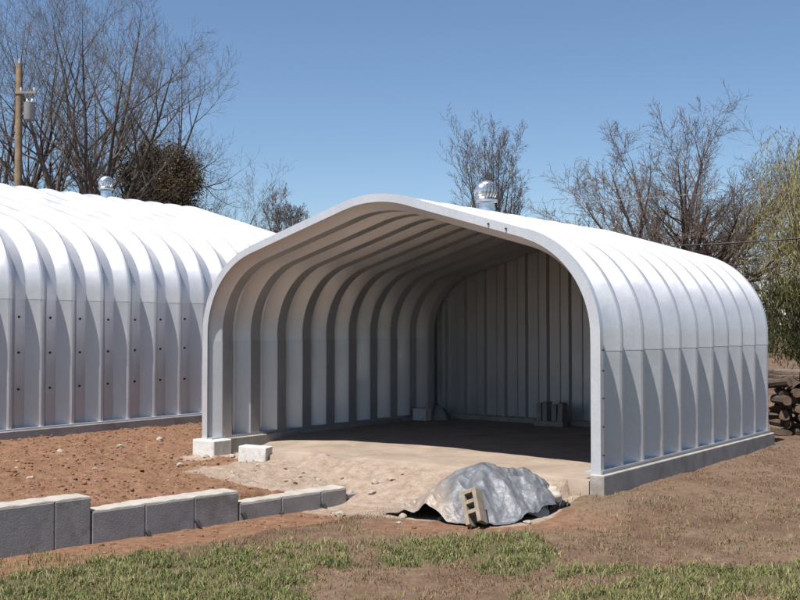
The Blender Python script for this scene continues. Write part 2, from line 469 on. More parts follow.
for nm, zf0, zf1, dout in (('end_wall_panel', lambda x, o: .02, lambda x, o: min(1.80, arch_z(x, o)), .0), ('end_wall_panel', lambda x, o: min(1.76, arch_z(x, o)-.01), lambda x, o: arch_z(x, o), .006)):
    mb = MB(); vs = []; fs = []
    for x, dp in cols:
        if not .16 < x < W1-.16: dp = 0
        o_ = .036+1.15*(dp+dout); xe = min(max(x, .045), W1-.045); vs.append((x, bw-dp-dout, zf0(xe, o_))); vs.append((x, bw-dp-dout, max(zf0(xe, o_)+.005, zf1(xe, o_))))
    for i in range(len(cols)-1): fs.append((2*i, 2*i+2, 2*i+3, 2*i+1))
    mb.add(vs, fs); solid(mb.build(nm, M_endwall, shed), .003, 0)
# base channels, footings
mb = MB(); mb.box((W1-.20, .0, .002), (W1+.03, L1, .026)); mb.box((W1+.022, .0, .004), (W1+.03, L1, .05)); mb.build('base_channel', M_trim, shed)
mb = MB(); mb.box((-.03, .0, .002), (.20, L1, .026)); mb.box((.2, .25, -.03), (.208, L1, .04)); mb.build('base_channel', M_wall, shed)
mb = MB(); mb.box((W1-.11, -.055, -.55), (W1+.075, L1+.08, 0)); bevel(mb.build('footing', M_conc, shed), .012)
mb = MB(); mb.box((-.075, .26, -.55), (.26, L1+.08, -.0)); bevel(mb.build('footing', M_conc, shed), .012)
mb = MB(); mb.box((-.11, -.12, -.55), (.36, .255, .0)); bevel(mb.build('footing', M_block, shed), .02, 3)
mb = MB(); mb.box((.262, L1-.25, -.5), (W1-.112, L1+.08, .03)); bevel(mb.build('footing', M_conc, shed), .012)
# floor
fx = np.linspace(.262, W1-.112, 70); fy = np.linspace(-.06, L1-.252, 70)
FX, FY = np.meshgrid(fx, fy); wx = O.x+A.x*FX+B.x*FY; wy = O.y+A.y*FX+B.y*FY
FZ = -.06+.03*(fbm(wx*1.5, wy*1.5, 4)-.5)
FZ -= .17*(1-sst(.8, 1.9, FX+.5*(fbm(wx*2, wy*2, 3)-.5)))*(1-sst(.5, 1.7, FY))
FZ[0, :] -= .012+.01*_rs.rand(70)
vs = np.stack([wx.ravel(), wy.ravel(), FZ.ravel()], -1); ii = np.arange(70*70).reshape(70, 70)
ff = np.stack([ii[:-1,:-1], ii[:-1,1:], ii[1:,1:], ii[1:,:-1]], -1).reshape(-1, 4)
ext = vs[:70].copy(); ext[:, 2] -= .3; n0 = len(vs); vs = np.vstack([vs, ext])
ff = np.vstack([ff, np.stack([np.arange(n0, n0+69), np.arange(n0+1, n0+70), np.arange(1, 70), np.arange(0, 69)], -1)])
M_floor = simple('dusty_concrete_floor', (.40,.315,.245), .95, .2, 1.6, .5, 40, spots=((.50,.40,.32), 4, .7))
tag(link('floor', np_mesh('floor', vs, ff, None, True), M_floor), kind='structure')

# left shed
W2, SEAM2, N2, B2 = 10.8, 2.24, 20, .166-PITCHB*8
org2 = O+A*(-3.45-W2)+B*B2
shed2, lowl2, roof2, lowr2, L2, top2 = arch_shed('metal_shed', org2, W2, SEAM2, N2,
    'taller corrugated steel arch shed on the left with bolted side wall facing the dirt yard', 9.75)
for i in range(3, 15):
    bb = (i+.5)*PITCHB
    for z in (.68, 1.28, 1.86):
        z += .02*math.sin(i*7+z*9)
        mb = MB(); q = Vector((W2-DEPTH-.004, bb-.02, z)); mb.tube([q, q+Vector((.022, 0, 0))], [.026, .018], 8); mb.build('bolt', M_bolt, shed2)
mb = MB(); mb.box((W2-.22, 0, .002), (W2+.04, L2, .03)); mb.build('base_channel', M_trim, shed2)
mb = MB(); mb.box((W2-.30, -.1, -.5), (W2+.07, L2+.1, 0)); bevel(mb.build('footing', M_concwall, shed2), .012)
mb = MB(); mb.box((-.07, -.1, -.5), (.30, L2+.1, 0)); bevel(mb.build('footing', M_concwall, shed2), .012)
mb = MB(); prof = [(p[0]-n[0]*.16, p[1]-n[1]*.16) for p, n in lowl2+roof2+lowr2]
mb.add([(x, L2-.05, z) for x, z in prof]+[(x, L2-.03, z) for x, z in prof], [tuple(range(len(prof))), tuple(reversed(range(len(prof), 2*len(prof))))])
mb.build('end_wall_panel', M_endwall, shed2)

# ------------------------------------------------------------------ retaining wall
rw = empty('retaining_wall', (W0[0], W0[1], 0), math.atan2(WDIR[1], WDIR[0]))
tag(rw, 'low grey concrete retaining wall stepping down to the right between red dirt and lawn', 'retaining wall')
TH = .29
def wall_section(x0, x1, ztop, zbot):
    mb = MB(); xs = [x0]; x = x0
    while x1-x > .75: x += .615; xs.append(x)
    xs.append(x1)
    for p, q in zip(xs[:-1], xs[1:]):
        mb.box((p+.004, 0, zbot), (q-.004, TH, ztop))
    mb.box((x0+.01, .012, zbot), (x1-.01, TH-.012, ztop-.012))
    o = bevel(mb.build('wall_section', M_concwall, rw), .010, 2)
    mb = MB(); n = int((x1-x0)/.06)                   # thin uneven cap; the top's sunlit look is put into its paler colour
    vs = []; fs = []
    for i in range(n+1):
        x = x0+.006+(x1-x0-.012)*i/n; dz = .006+.006*math.sin(i*1.7)*math.sin(i*.53)
        for y, z in ((.004, ztop+.001), (.008, ztop+.008+dz), (TH-.008, ztop+.010+dz), (TH-.004, ztop+.001)): vs.append((x, y, z))
    for i in range(n):
        for j in range(3): fs.append((i*4+j, i*4+4+j, i*4+5+j, i*4+j+1))
    fs += [(0,1,2,3), (n*4+3, n*4+2, n*4+1, n*4)]
    mb.add(vs, [tuple(reversed(f)) for f in fs]); mb.build('cap', M_conctop, rw, 40)
wall_section(-2.5, .965, .0, -.9); wall_section(.975, 2.80, -.15, -.9); wall_section(2.81, 4.46, -.29, -.9)
mb = MB(); mb.box((4.47, .03, -.9), (4.86, .22, -.37)); bevel(mb.build('wall_section', M_concwall, rw), .012)
for x, z in ((1.6, -.44), (2.22, -.41), (2.84, -.40), (3.40, -.47), (4.05, -.45)):
    mb = MB()
    mb.tube([(x, .01, z+.02), (x+.005, -.03, z+.01), (x+.02, -.07, z-.045)], [.016, .022, .014], 8)
    mb.build('form_tie', M_dark, rw, 40)

# ------------------------------------------------------------------ small things round the shed
def gz(x, y): return float(terrain(np.array([x]), np.array([y]))[0])
def at_ab(a_, b_, z=0): return O+A*a_+B*b_+Vector((0, 0, z))
def cinder(name, m, loc, rot, cores=2, Lx=.39, Wy=.19, Hz=.19, open_end=False, wt=.034):
    """hollow block, cores run along local z"""
    mb = MB()
    mb.box((0, 0, 0), (Lx, wt, Hz)); mb.box((0, Wy-wt, 0), (Lx, Wy, Hz))
    n = cores; st = (Lx-wt)/n
    for i in range(n+1):
        if open_end and i == n: continue
        mb.box((i*st+(.002 if 0 < i < n else 0), wt-.001, .001 if 0 < i < n else 0), (i*st+wt, Wy-wt+.001, Hz-(.003 if 0 < i < n else 0)))
    o = mb.build(name, m); o.location = loc; o.rotation_euler = rot
    return bevel(o, .005, 2)
# pale block in front of the left footing
mb = MB(); mb.box((-.215, -.12, -.06), (.215, .12, .20)); p = at_ab(1.22, -.12)
o = bevel(mb.build('concrete_block', M_block), .012, 3); o.location = (p.x, p.y, gz(p.x, p.y)-.005); o.rotation_euler = (0, R(2), YAW+R(20))
tag(o, 'pale solid concrete block lying on dirt just inside the front left corner of the shed', 'concrete block')
# things in the shaded back of the shed
p = at_ab(.02+.30, 5.0, -.05); o = cinder('cinder_block', M_block, p, (0, 0, YAW), 2, .30, .2, .22)
tag(o, 'pale hollow block on the shaded floor near the back left corner', 'concrete block')
rng = random.Random(3)
mb = MB(); vs = []; fs = []; n = 14
for i in range(n+1):
    for j in range(n+1):
        u_ = i/n*2-1; v_ = j/n*2-1; r_ = max(abs(u_), abs(v_))
        h_ = (1-r_**3)*(.20+.10*u_)*(1+.3*math.sin(u_*7+v_*3)); vs.append((u_*.27+.02*math.sin(v_*6), v_*.22, max(0, h_)))
for i in range(n):
    for j in range(n): q = i*(n+1)+j; fs.append((q, q+n+1, q+n+2, q+1))
mb.add(vs, fs); p = at_ab(.50, 5.45, -.055); o = mb.build('sack', M_sack, None, 60); o.location = p; o.rotation_euler = (0, 0, YAW+R(30))
tag(o, 'slumped grey sack in the back left corner of the shed behind a pale block', 'sack')
p = at_ab(2.95, 5.55, -.055)
mb = MB(); mb.box((-.27, -.12, 0), (.29, .12, .09)); o = bevel(mb.build('concrete_slab', M_conc), .01); o.location = p; o.rotation_euler = (0, 0, YAW+R(4))
tag(o, 'flat grey slab on the floor carrying a row of upright blocks by the end wall', 'slab')
for i in range(4):
    h_ = (.31, .34, .29, .33)[i]; mb = MB(); mb.box((-.045, -.09, 0), (.045, .09, h_)); mb.box((-.030, -.093, .05), (.030, -.0905, h_-.05))
    c_ = bevel(mb.build('half_block', M_conc), .012, 2); c_.location = p+A*(-.20+i*.145)+B*(.02-.03*(i % 2))+Vector((0, 0, .093)); c_.rotation_euler = (R(3*(i % 2)), R((-3, 2, -1, 4)[i]), YAW+R((8, -5, 12, 3)[i]))
    tag(c_, ['narrow grey block standing on end, leftmost of four on the flat slab', 'tallest narrow grey block standing second from left on the flat slab', 'shortest narrow grey block standing third from left on the flat slab', 'narrow grey block standing on end, rightmost of four on the flat slab'][i], 'concrete block', 'blocks standing by the end wall')

# sand pile, tarp and its cinder block
TC = np.array([.95, 11.95])
def base_z(x, y): return terrain(x, y, False)
def mound(x, y):
    u_ = (x-TC[0]-.02)/.80; v_ = (y-TC[1]-.10)/.80
    d = np.sqrt((u_+.06)**2+v_**2); d2 = np.sqrt(((u_-.42)/.62)**2+(v_/.8)**2)
    return np.maximum(.51*np.clip(1-d**1.6, 0, 1), .33*np.clip(1-d2**2, 0, 1))
n = 60; uu = np.linspace(-1, 1, n); U, V = np.meshgrid(uu, uu)
px_ = TC[0]+U*.60+.10; py_ = TC[1]+.22+V*.58
pz_ = np.maximum(base_z(px_, py_)-.05, base_z(px_, py_)+mound(px_, py_)-.10)+.03*(fbm(px_*9, py_*9, 4)-.5)
ii = np.arange(n*n).reshape(n, n); ff = np.stack([ii[:-1,:-1], ii[:-1,1:], ii[1:,1:], ii[1:,:-1]], -1).reshape(-1, 4)
o = link('sand_pile', np_mesh('sand_pile', np.stack([px_.ravel(), py_.ravel(), pz_.ravel()], -1), ff, None, True), M_sand)
tag(o, 'low pile of pale sand mostly hidden under the silver tarp', 'sand pile')
# tarp outline as a bilinear patch (s: left to right, t: front to back), draped on the mound
n = 150; S, T_ = np.meshgrid(np.linspace(0, 1, n), np.linspace(0, 1, n))
FRO = np.array([(-.18, 12.05), (.28, 11.62), (.72, 11.10), (1.14, 11.18), (1.34, 11.40), (1.72, 11.76)])     # front edge, left to right
BAK = np.array([(-.10, 12.75), (.25, 12.75), (.65, 12.70), (1.05, 12.62), (1.35, 12.50), (1.74, 12.10)])
def curve(P, s):
    k = np.linspace(0, 1, len(P)); return np.interp(s, k, P[:, 0]), np.interp(s, k, P[:, 1])
sm = S
fx_, fy_ = curve(FRO, sm); bx_, by_ = curve(BAK, sm)
tx = fx_*(1-T_)+bx_*T_+.02*(fbm(S*7, T_*7+3, 3)-.5); ty = fy_*(1-T_)+by_*T_+.03*(fbm(S*6+9, T_*6, 3)-.5)
bz = base_z(tx, ty)
edge = np.minimum(np.minimum(T_, 1-T_)*1.6, np.minimum(S, 1-S)*1.6)
tz = bz+mound(tx, ty)*1.03+.022
th_ = np.arctan2(ty-TC[1]-.1, tx-TC[0])
rad = np.hypot(tx-TC[0], ty-TC[1]-.1)
tz = tz+.034*np.sin(th_*9+2.2*fbm(tx*2.5, ty*2.5, 2)*3)*sst(.12, .5, rad)*sst(1.2, .7, rad)
rid = 1-np.abs(2*fbm(tx*3.6+2, ty*2.6, 3)-1); tz = tz+.045*(rid**2-.5)*sst(0, .12, edge)
rid2 = 1-np.abs(2*fbm((tx+ty*.6)*7+20, (ty-tx*.3)*3.5, 3)-1); tz = tz+.022*(rid2**3-.4)
rid3 = 1-np.abs(2*fbm((tx-ty*.4)*13+5, (ty+tx*.5)*8, 2)-1); tz = tz+.008*(rid3**3-.4)
tz = tz+.16*np.exp(-((tx-.30)/.12)**2-((ty-11.66)/.16)**2)+.05*np.exp(-((tx-.15)/.2)**2-((ty-11.85)/.15)**2)
tz = np.maximum(tz, base_z(tx, ty)+.018)
ii = np.arange(n*n).reshape(n, n); ff = np.stack([ii[:-1,:-1], ii[:-1,1:], ii[1:,1:], ii[1:,:-1]], -1).reshape(-1, 4)
dust = np.clip(sst(.42, .22, S+.12*(fbm(tx*5, ty*5, 3)-.5)), 0, 1)
tc = np.stack([dust, dust, dust], -1)
m, t, b = mat('silver_tarp')
at = node(t, 'ShaderNodeAttribute', attribute_name='tint')
vv = objco(t); nn = noise_tex(t, 6, 4, .6, vv)
c = mix(t, ramp(t, nn, [(.35, (0,)*3), (.7, (1,)*3)]), (.085,.09,.102), (.155,.16,.175))
dd = t.nodes.new('ShaderNodeMath'); dd.operation = 'MULTIPLY'; t.links.new(at.outputs['Fac'], dd.inputs[0]); dd.inputs[1].default_value = .9
c = mix(t, dd.outputs[0], c, sc((.44,.35,.28))); t.links.new(c, b.inputs['Base Color'])
b.inputs['Metallic'].default_value = .12; b.inputs['Roughness'].default_value = .47
bump(t, b, noise_tex(t, 16, 5, .6, vv, 1.2), .42, .03)
o = link('tarp', np_mesh('tarp', np.stack([tx.ravel(), ty.ravel(), tz.ravel()], -1), ff, tc.reshape(-1, 3), True), m); solid(o, .003, 0)
tag(o, 'crumpled silver grey tarp draped over a sand pile in front of the shed', 'tarp')
# leaning hollow block on the front of the tarp: long axis up the slope, cores facing the viewer
Lx_ = Vector((.14, -.50, -.86)).normalized(); Wz_ = Vector((-.50, -.78, .35)); Wz_ = (Wz_-Lx_*Wz_.dot(Lx_)).normalized(); Wy_ = Wz_.cross(Lx_)
o = cinder('cinder_block', M_blockold, (0, 0, 0), (0, 0, 0), 3, .37, .18, .17, True, .045)
o.matrix_world = Matrix.Translation((.715, 11.34, gz(.8, 11.1)+.30)) @ Matrix((Lx_, Wy_, Wz_)).transposed().to_4x4()
tag(o, 'broken tan hollow block leaning on the front slope of the silver tarp', 'concrete block')
# pale plastic bag and black plastic at the tarp's right end
mb = MB(); vs = []; fs = []; n = 16
for i in range(n+1):
    for j in range(n):
        ph = i/n*math.pi/2; th = 2*math.pi*j/n
        r_ = 1+.25*mnoise.noise(Vector((math.cos(th)*1.7, math.sin(th)*1.7, i*.25)))
        vs.append((.24*r_*math.sin(ph+.02)*math.cos(th), .20*r_*math.sin(ph+.02)*math.sin(th), .27*r_*math.cos(ph)))
for i in range(n):
    for j in range(n): fs.append((i*n+j, (i+1)*n+j, (i+1)*n+(j+1) % n, i*n+(j+1) % n))
mb.add(vs, fs); o = mb.build('sandbag', M_sand, None, 80); o.scale = (.8, .8, .72); o.location = (1.66, 12.1, gz(1.66, 12.1)-.01); o.rotation_euler = (R(8), 0, .4)
tag(o, 'pale sand-filled bag at the right end of the silver tarp', 'sandbag')
mb = MB()
for k in range(5):
    q0 = Vector((1.66+k*.045, 11.80+.02*k, gz(1.7, 11.8)+.02)); mb.tube([q0, q0+Vector((.03, .0, .05+.02*(k % 2))), q0+Vector((.055, .05, .03))], [.022, .03, .018], 7)
o = mb.build('plastic_sheet', M_blackpl, None, 70); tag(o, 'scrap of crumpled black plastic at the right foot of the tarp', 'plastic scrap')

# ------------------------------------------------------------------ stones, clods
def lump(rng, r, n=1):
    import bmesh
    bm = bmesh.new(); bmesh.ops.create_icosphere(bm, subdivisions=2, radius=1)
    s = Vector((rng.uniform(.8, 1.3), rng.uniform(.7, 1.1), rng.uniform(.5, .8)))*r; off = Vector((rng.random()*50,)*3)
    for v_ in bm.verts:
        d = 1+.45*mnoise.noise(v_.co*1.3+off); v_.co = Vector((v_.co.x*s.x*d, v_.co.y*s.y*d, v_.co.z*s.z*d))
    me_ = bpy.data.meshes.new('stone'); bm.to_mesh(me_); bm.free(); return me_
rng = random.Random(11)
protos = [lump(rng, 1) for _ in range(5)]
for me_ in protos: me_.materials.append(M_stone)
def ground_at(px, py):        # ground point seen at a photo position: used once, here, to place the stones
    z = -.35
    for _ in range(12):
        d = Vector(((px-400)/1060.5, 1, (300-py)/1060.5)); c_, s_ = math.cos(PITCH), math.sin(PITCH)
        d = Vector((d.x, d.y*c_-d.z*s_, d.y*s_+d.z*c_)); k_ = (z-EYE)/d.z; x_, y_ = d.x*k_, d.y*k_; z = gz(x_, y_)
    return x_, y_, z
spots = [(403,518,.05),(399,524,.035),(287,437,.07),(279,438,.05),(440,520,.03),(520,516,.04),(528,524,.05),(545,512,.035),(258,466,.035),(232,472,.03),(350,476,.06),(372,482,.05),(395,478,.045),
         (330,470,.05),(310,462,.04),(365,466,.05),(385,470,.04),(420,472,.05),(340,488,.06),(392,494,.04),(375,496,.05),(300,478,.035),(215,455,.05),(232,458,.06),(245,462,.04),(206,458,.05),(318,480,.04),(407,462,.03),
         (120,446,.06),(60,452,.05),(160,442,.06),(95,470,.04),(30,478,.05),(180,466,.05)]
for i, (sx, sy, r_) in enumerate(spots):
    x_, y_, z_ = ground_at(sx, sy)
    o = bpy.data.objects.new('stone', protos[i % 5]); COL.objects.link(o); o.location = (x_, y_, z_+r_*.25); o.scale = (r_,)*3; o.rotation_euler = (0, 0, rng.random()*6)
    tag(o, 'pale rough stone lying on the bare dirt in front of the sheds', 'stone', 'pale stones on the dirt')
# clods
NC = 7500; cx = _rs.uniform(-7, 2.6, NC*3); cy = _rs.uniform(9.9, 21, NC*3)
a_, b_ = ab(cx, cy); u_, v_ = wall_uv(cx, cy)
zr_, zg_, zb_ = zones(cx, cy)
keep = (((v_ > .33) & ((a_ < -.15) | (b_ < -.15)) & (a_ > -3.35)) | ((v_ < -.03) & (zr_ > .4) & (_rs.rand(NC*3) < .45))) & (a_ < 6.2)
keep &= ~((zb_ > .35) & (_rs.rand(NC*3) < .85))
keep &= ~((np.abs(cx-TC[0]) < .75) & (cy > 11.2))
cx, cy = cx[keep][:NC], cy[keep][:NC]; cz = terrain(cx, cy); m_ = len(cx)
ph = (1+5**.5)/2
ico = np.array([(-1,ph,0),(1,ph,0),(-1,-ph,0),(1,-ph,0),(0,-1,ph),(0,1,ph),(0,-1,-ph),(0,1,-ph),(ph,0,-1),(ph,0,1),(-ph,0,-1),(-ph,0,1)])/1.9
icf = np.array([(0,11,5),(0,5,1),(0,1,7),(0,7,10),(0,10,11),(1,5,9),(5,11,4),(11,10,2),(10,7,6),(7,1,8),(3,9,4),(3,4,2),(3,2,6),(3,6,8),(3,8,9),(4,9,5),(2,4,11),(6,2,10),(8,6,7),(9,8,1)])
sz = .005+.021*_rs.rand(m_)**4
vv = ico[None]*sz[:, None, None]*(.45+1.1*_rs.rand(m_, 12, 1))*np.array([1.2, 1, .65]); vv = vv+np.stack([cx, cy, cz+sz*.2], -1)[:, None]
ff = (icf[None]+np.arange(m_)[:, None, None]*12).reshape(-1, 3)
base = np.array([(.34,.185,.11), (.41,.245,.155), (.27,.13,.07), (.50,.36,.26)])[_rs.choice(4, m_, p=[.4,.33,.2,.07])]*_rs.uniform(.8, 1.15, (m_, 1))
tag(link('dirt_clods', np_mesh('dirt_clods', vv.reshape(-1, 3), ff, np.repeat(base, 12, 0)), tint_mat('clod_dirt', .97, 0, .25, 40)), 'loose crumbs and clods of red clay scattered over the bare yard', 'dirt', kind='stuff')

# ------------------------------------------------------------------ grass
def blades(name, x, y, h, wd, lean, cols, label):
    n = len(x); z = terrain(x, y)
    th = _rs.rand(n)*2*math.pi; dx, dy = np.cos(th), np.sin(th); l2 = _rs.rand(n)*2*math.pi
    lx, ly = np.cos(l2)*lean*h, np.sin(l2)*lean*h
    P = np.zeros((n, 5, 3))
    P[:, 0] = np.stack([x-dx*wd, y-dy*wd, z-.01], -1); P[:, 1] = np.stack([x+dx*wd, y+dy*wd, z-.01], -1)
    P[:, 2] = np.stack([x+lx*.35+dx*wd*.8, y+ly*.35+dy*wd*.8, z+h*.6], -1); P[:, 3] = np.stack([x+lx*.35-dx*wd*.8, y+ly*.35-dy*wd*.8, z+h*.6], -1)
    P[:, 4] = np.stack([x+lx, y+ly, z+h*np.sqrt(np.maximum(.1, 1-.4*lean**2))], -1)
    i = np.arange(n)*5
    tri = np.concatenate([np.stack([i, i+1, i+2], -1), np.stack([i, i+2, i+3], -1), np.stack([i+3, i+2, i+4], -1)])
    me_ = np_mesh(name, P.reshape(-1, 3), tri, np.repeat(cols, 5, 0))
    return tag(link(name, me_, M_grass), label, 'grass', kind='stuff')
N = 620000; x = _rs.uniform(-5, 6, N); y = _rs.uniform(7.9, 12.3, N)
zr_, zg_, zb_ = zones(x, y); clump = fbm(x*7, y*7, 3)
keep = (_rs.rand(N) < zg_*sst(.30, .62, clump)*1.0+.015*(zr_ < .3)) & (wall_uv(x, y)[1] < -.05)
x, y, cl = x[keep], y[keep], clump[keep]; n = len(x)
mixc = np.clip(_rs.rand(n, 1)*.75+.7*(fbm(x*2, y*2, 3)[:, None]-.4), 0, 1)
cols = (1-mixc)*np.array([.125,.165,.05])+mixc*np.array([.24,.235,.10])
dryb = _rs.rand(n) < .24; cols[dryb] = np.array([.34,.26,.15])
cols = cols*_rs.uniform(1.0, 2.1, (n, 1))
blades('grass', x, y, (_rs.uniform(.018, .06, n)+.045*(_rs.rand(n) < .07))*(.6+.8*cl), .0030, _rs.uniform(.2, 1.1, n), cols, 'patchy short green grass along the front of the lawn')
N = 420000; x = _rs.uniform(-5, 10, N); y = 8+_rs.rand(N)**1.5*15
zr_, zg_, zb_ = zones(x, y); a_, b_ = ab(x, y); clump = fbm(x*4+9, y*4, 4)
keep = (_rs.rand(N) < (1-zr_)*sst(.38, .60, clump)*.5) & (wall_uv(x, y)[1] < -.3) & ((a_ > 6.75) | (b_ < -.5) | (b_ > 6.4)) & ~((np.hypot(x-TC[0], y-TC[1]) < 1.05))
x, y, cl = x[keep], y[keep], clump[keep]; n = len(x); q = _rs.rand(n, 1)
cols = (1-q)*np.array([.24,.15,.09])+q*np.array([.40,.29,.19]); cols *= _rs.uniform(.7, 1.2, (n, 1))
gg = _rs.rand(n) < .05; cols[gg] = np.array([.15,.16,.06])
blades('dry_grass', x, y, _rs.uniform(.012, .04, n), .003, _rs.uniform(.8, 2.2, n), cols, 'sparse dead brown grass over the bare ground right of the shed')

# ------------------------------------------------------------------ trees
def rot_about(v, ax, ang): return Matrix.Rotation(ang, 3, ax) @ v
class TubeSet:
    def __init__(s): s.v = []; s.f = []; s.n = 0
    def tube(s, pts, rads, k):
        pts = np.array(pts); m_ = len(pts); d = np.gradient(pts, axis=0); d /= np.linalg.norm(d, axis=1)[:, None]+1e-9
        ref = np.array([.31, .17, .93]) if abs(d[0, 2]) < .9 else np.array([.95, .2, .1])
        u = np.cross(d, ref); u /= np.linalg.norm(u, axis=1)[:, None]+1e-9; w_ = np.cross(d, u)
        th = np.arange(k)*2*math.pi/k
        ring = pts[:, None]+(u[:, None]*np.cos(th)[None, :, None]+w_[:, None]*np.sin(th)[None, :, None])*np.array(rads)[:, None, None]
        i = (np.arange(m_-1)*k)[:, None]+np.arange(k)[None]; j = (np.arange(m_-1)*k)[:, None]+(np.arange(k)[None]+1) % k
        s.f.append(np.stack([i, j, j+k, i+k], -1).reshape(-1, 4)+s.n); s.v.append(ring.reshape(-1, 3)); s.n += m_*k
    def obj(s, name, m, parent):
        return link(name, np_mesh(name, np.vstack(s.v), np.vstack(s.f), None, True), m, parent)
def bare_tree(name, loc, H, label, seed, trunk_h, trunk_r, limbs=7, spread=38, levels=(9, 8, 6), twig=M_twig, up=.10, group=None, limb_len=.62, lean=(0, 0), droop=0.0, cat='tree', len_k=(.48,.46,.5), minr=.0052):
    rng = random.Random(seed); root = empty(name, loc); tag(root, label, cat, group)
    T = TubeSet(); C = TubeSet(); tips = []
    def grow(p, d, Ln, r, lvl):
        n = (7, 6, 4, 3)[min(lvl, 3)]; pts = [p]; rads = [r]; p = Vector(p); d = Vector(d); rec = []
        for i in range(n):
            jit = (.05, .08, .13, .2)[min(lvl, 3)]
            d = (d+Vector((rng.gauss(0, jit), rng.gauss(0, jit), rng.gauss(0, jit)+up*(1 if lvl < 3 else .6)-droop*(lvl >= 1)*(i/n)))).normalized()
            p = p+d*(Ln/n); pts.append(tuple(p)); rr = max(minr*.7, r*(1-.95*(i+1)/n)); rads.append(rr); rec.append((p.copy(), d.copy(), rr))
        (T if lvl == 0 else C).tube([tuple(q) for q in pts], rads, 7 if lvl == 0 else (5 if lvl == 1 else 3))
        if lvl >= len(levels): tips.append(p); return
        nk = levels[lvl]
        for k in range(nk):
            f = .22+.78*(k+rng.random()*.8)/nk; q = min(n-1, int(f*n)); bp, bd, br = rec[q]
            bp = bp-bd*(Ln/n)*rng.random()
            ax = bd.cross(Vector((rng.gauss(0, 1), rng.gauss(0, 1), rng.gauss(0, 1))));
            if ax.length < 1e-3: continue
            nd = rot_about(bd, ax.normalized(), R(rng.uniform(24, 58)))
            grow(tuple(bp), nd, Ln*len_k[min(lvl, 2)]*rng.uniform(.65, 1.25)*(1.15-.55*f), max(minr, min(br*.75, r*.42)), lvl+1)
    pts = [(0, 0, -.3), (lean[0]*.3, lean[1]*.3, trunk_h*.5), (lean[0], lean[1], trunk_h)]
    T.tube(pts, [trunk_r*1.25, trunk_r*.95, trunk_r*.8], 9)
    for k in range(limbs):
        az = k*2.39996+rng.uniform(-.25, .25); tl = R(spread*math.sqrt((k+.3)/limbs)*rng.uniform(.9, 1.08))
        d = Vector((math.sin(tl)*math.cos(az), math.sin(tl)*math.sin(az), math.cos(tl)))
        Lb = (H-trunk_h)*limb_len/.62*rng.uniform(.86, 1.0)*(1-.0012*math.degrees(tl))
        grow((lean[0], lean[1], trunk_h*rng.uniform(.8, 1.0)), d, Lb, trunk_r*rng.uniform(.38, .6), 0)
    T.obj('trunk', M_bark, root); C.obj('crown', twig, root)
    return root, tips
def px(x, D): return (x-400)/1060.5*D
G = 'bare winter trees behind the sheds'
def put(x, D): return (px(x, D), D, -.3)
bare_tree('bare_tree', put(93, 42), 14.6, 'tall many-limbed bare tree rising behind the ridge vent of the left shed', 5, 3.6, .30, 11, 40, (13, 10, 6), M_twig, .09, G, len_k=(.44,.46,.5), limb_len=.64)
bare_tree('bare_tree', put(-20, 44), 17.0, 'large bare tree at the far left behind the utility pole', 8, 3.2, .32, 9, 44, (11, 9, 6), M_twig, .10, G, len_k=(.44,.46,.5), limb_len=.64)
bare_tree('bare_tree', put(190, 50), 10.2, 'smaller bare tree right of the brown cedar above the left shed', 12, 2.6, .17, 11, 50, (13, 9, 6), M_twig, .05, G)
bare_tree('bare_tree', put(285, 60), 9.3, 'small pale bare tree in the gap between the two shed roofs', 21, 3.6, .12, 10, 18, (11, 8, 5), M_twigpale, .13, G, minr=.012, len_k=(.34,.46,.5))
bare_tree('bare_tree', put(494, 52), 11.8, 'slender bare tree directly behind the turbine vent of the open shed', 31, 4.2, .16, 11, 19, (10, 8, 5), M_twigpale, .14, G, minr=.0085, len_k=(.34,.46,.5))
bare_tree('bare_tree', put(680, 38), 9.3, 'wide spreading bare tree with reddish buds behind the open shed roof on the right', 46, 2.4, .30, 17, 70, (15, 10, 6), M_twig2, .05, G, len_k=(.40,.46,.5), limb_len=.66, minr=.007)
bare_tree('bare_tree', put(835, 60), 13.0, 'hazy bare tree beyond the yellow willow at the right edge', 52, 3, .25, 8, 50, (9, 8, 5), M_twigpale, .08, G, minr=.009)
bare_tree('bare_tree', put(770, 75), 10.0, 'distant thin bare tree seen through the willow branches', 57, 2.5, .2, 8, 45, (9, 7, 4), M_twigpale, .08, G, minr=.010)

def leaf_cloud(name, centres, size, n_per, spread, cols, parent, m=M_leaf, seed=1, flat=1.0, down=False):
    rs = np.random.RandomState(seed); c = np.repeat(np.array(centres), n_per, 0); n = len(c)
    c = c+rs.normal(0, 1, (n, 3))*np.array([spread, spread, spread*flat])
    u = rs.normal(0, 1, (n, 3))
    if down: u[:, 2] = -np.abs(u[:, 2])*2-1
    u /= np.linalg.norm(u, axis=1)[:, None]; v_ = np.cross(u, rs.normal(0, 1, (n, 3))); v_ /= np.linalg.norm(v_, axis=1)[:, None]
    s = size*rs.uniform(.6, 1.4, (n, 1)); wd = s*(.18 if down else .45)
    P = np.stack([c-u*s*.5, c+v_*wd*.5, c+u*s*.5, c-v_*wd*.5], 1)
    f = np.arange(n*4).reshape(n, 4); cc = np.array(cols)[rs.randint(0, len(cols), n)]*rs.uniform(.65, 1.3, (n, 1))
    return link(name, np_mesh(name, P.reshape(-1, 3), f, np.repeat(cc, 4, 0)), m, parent)
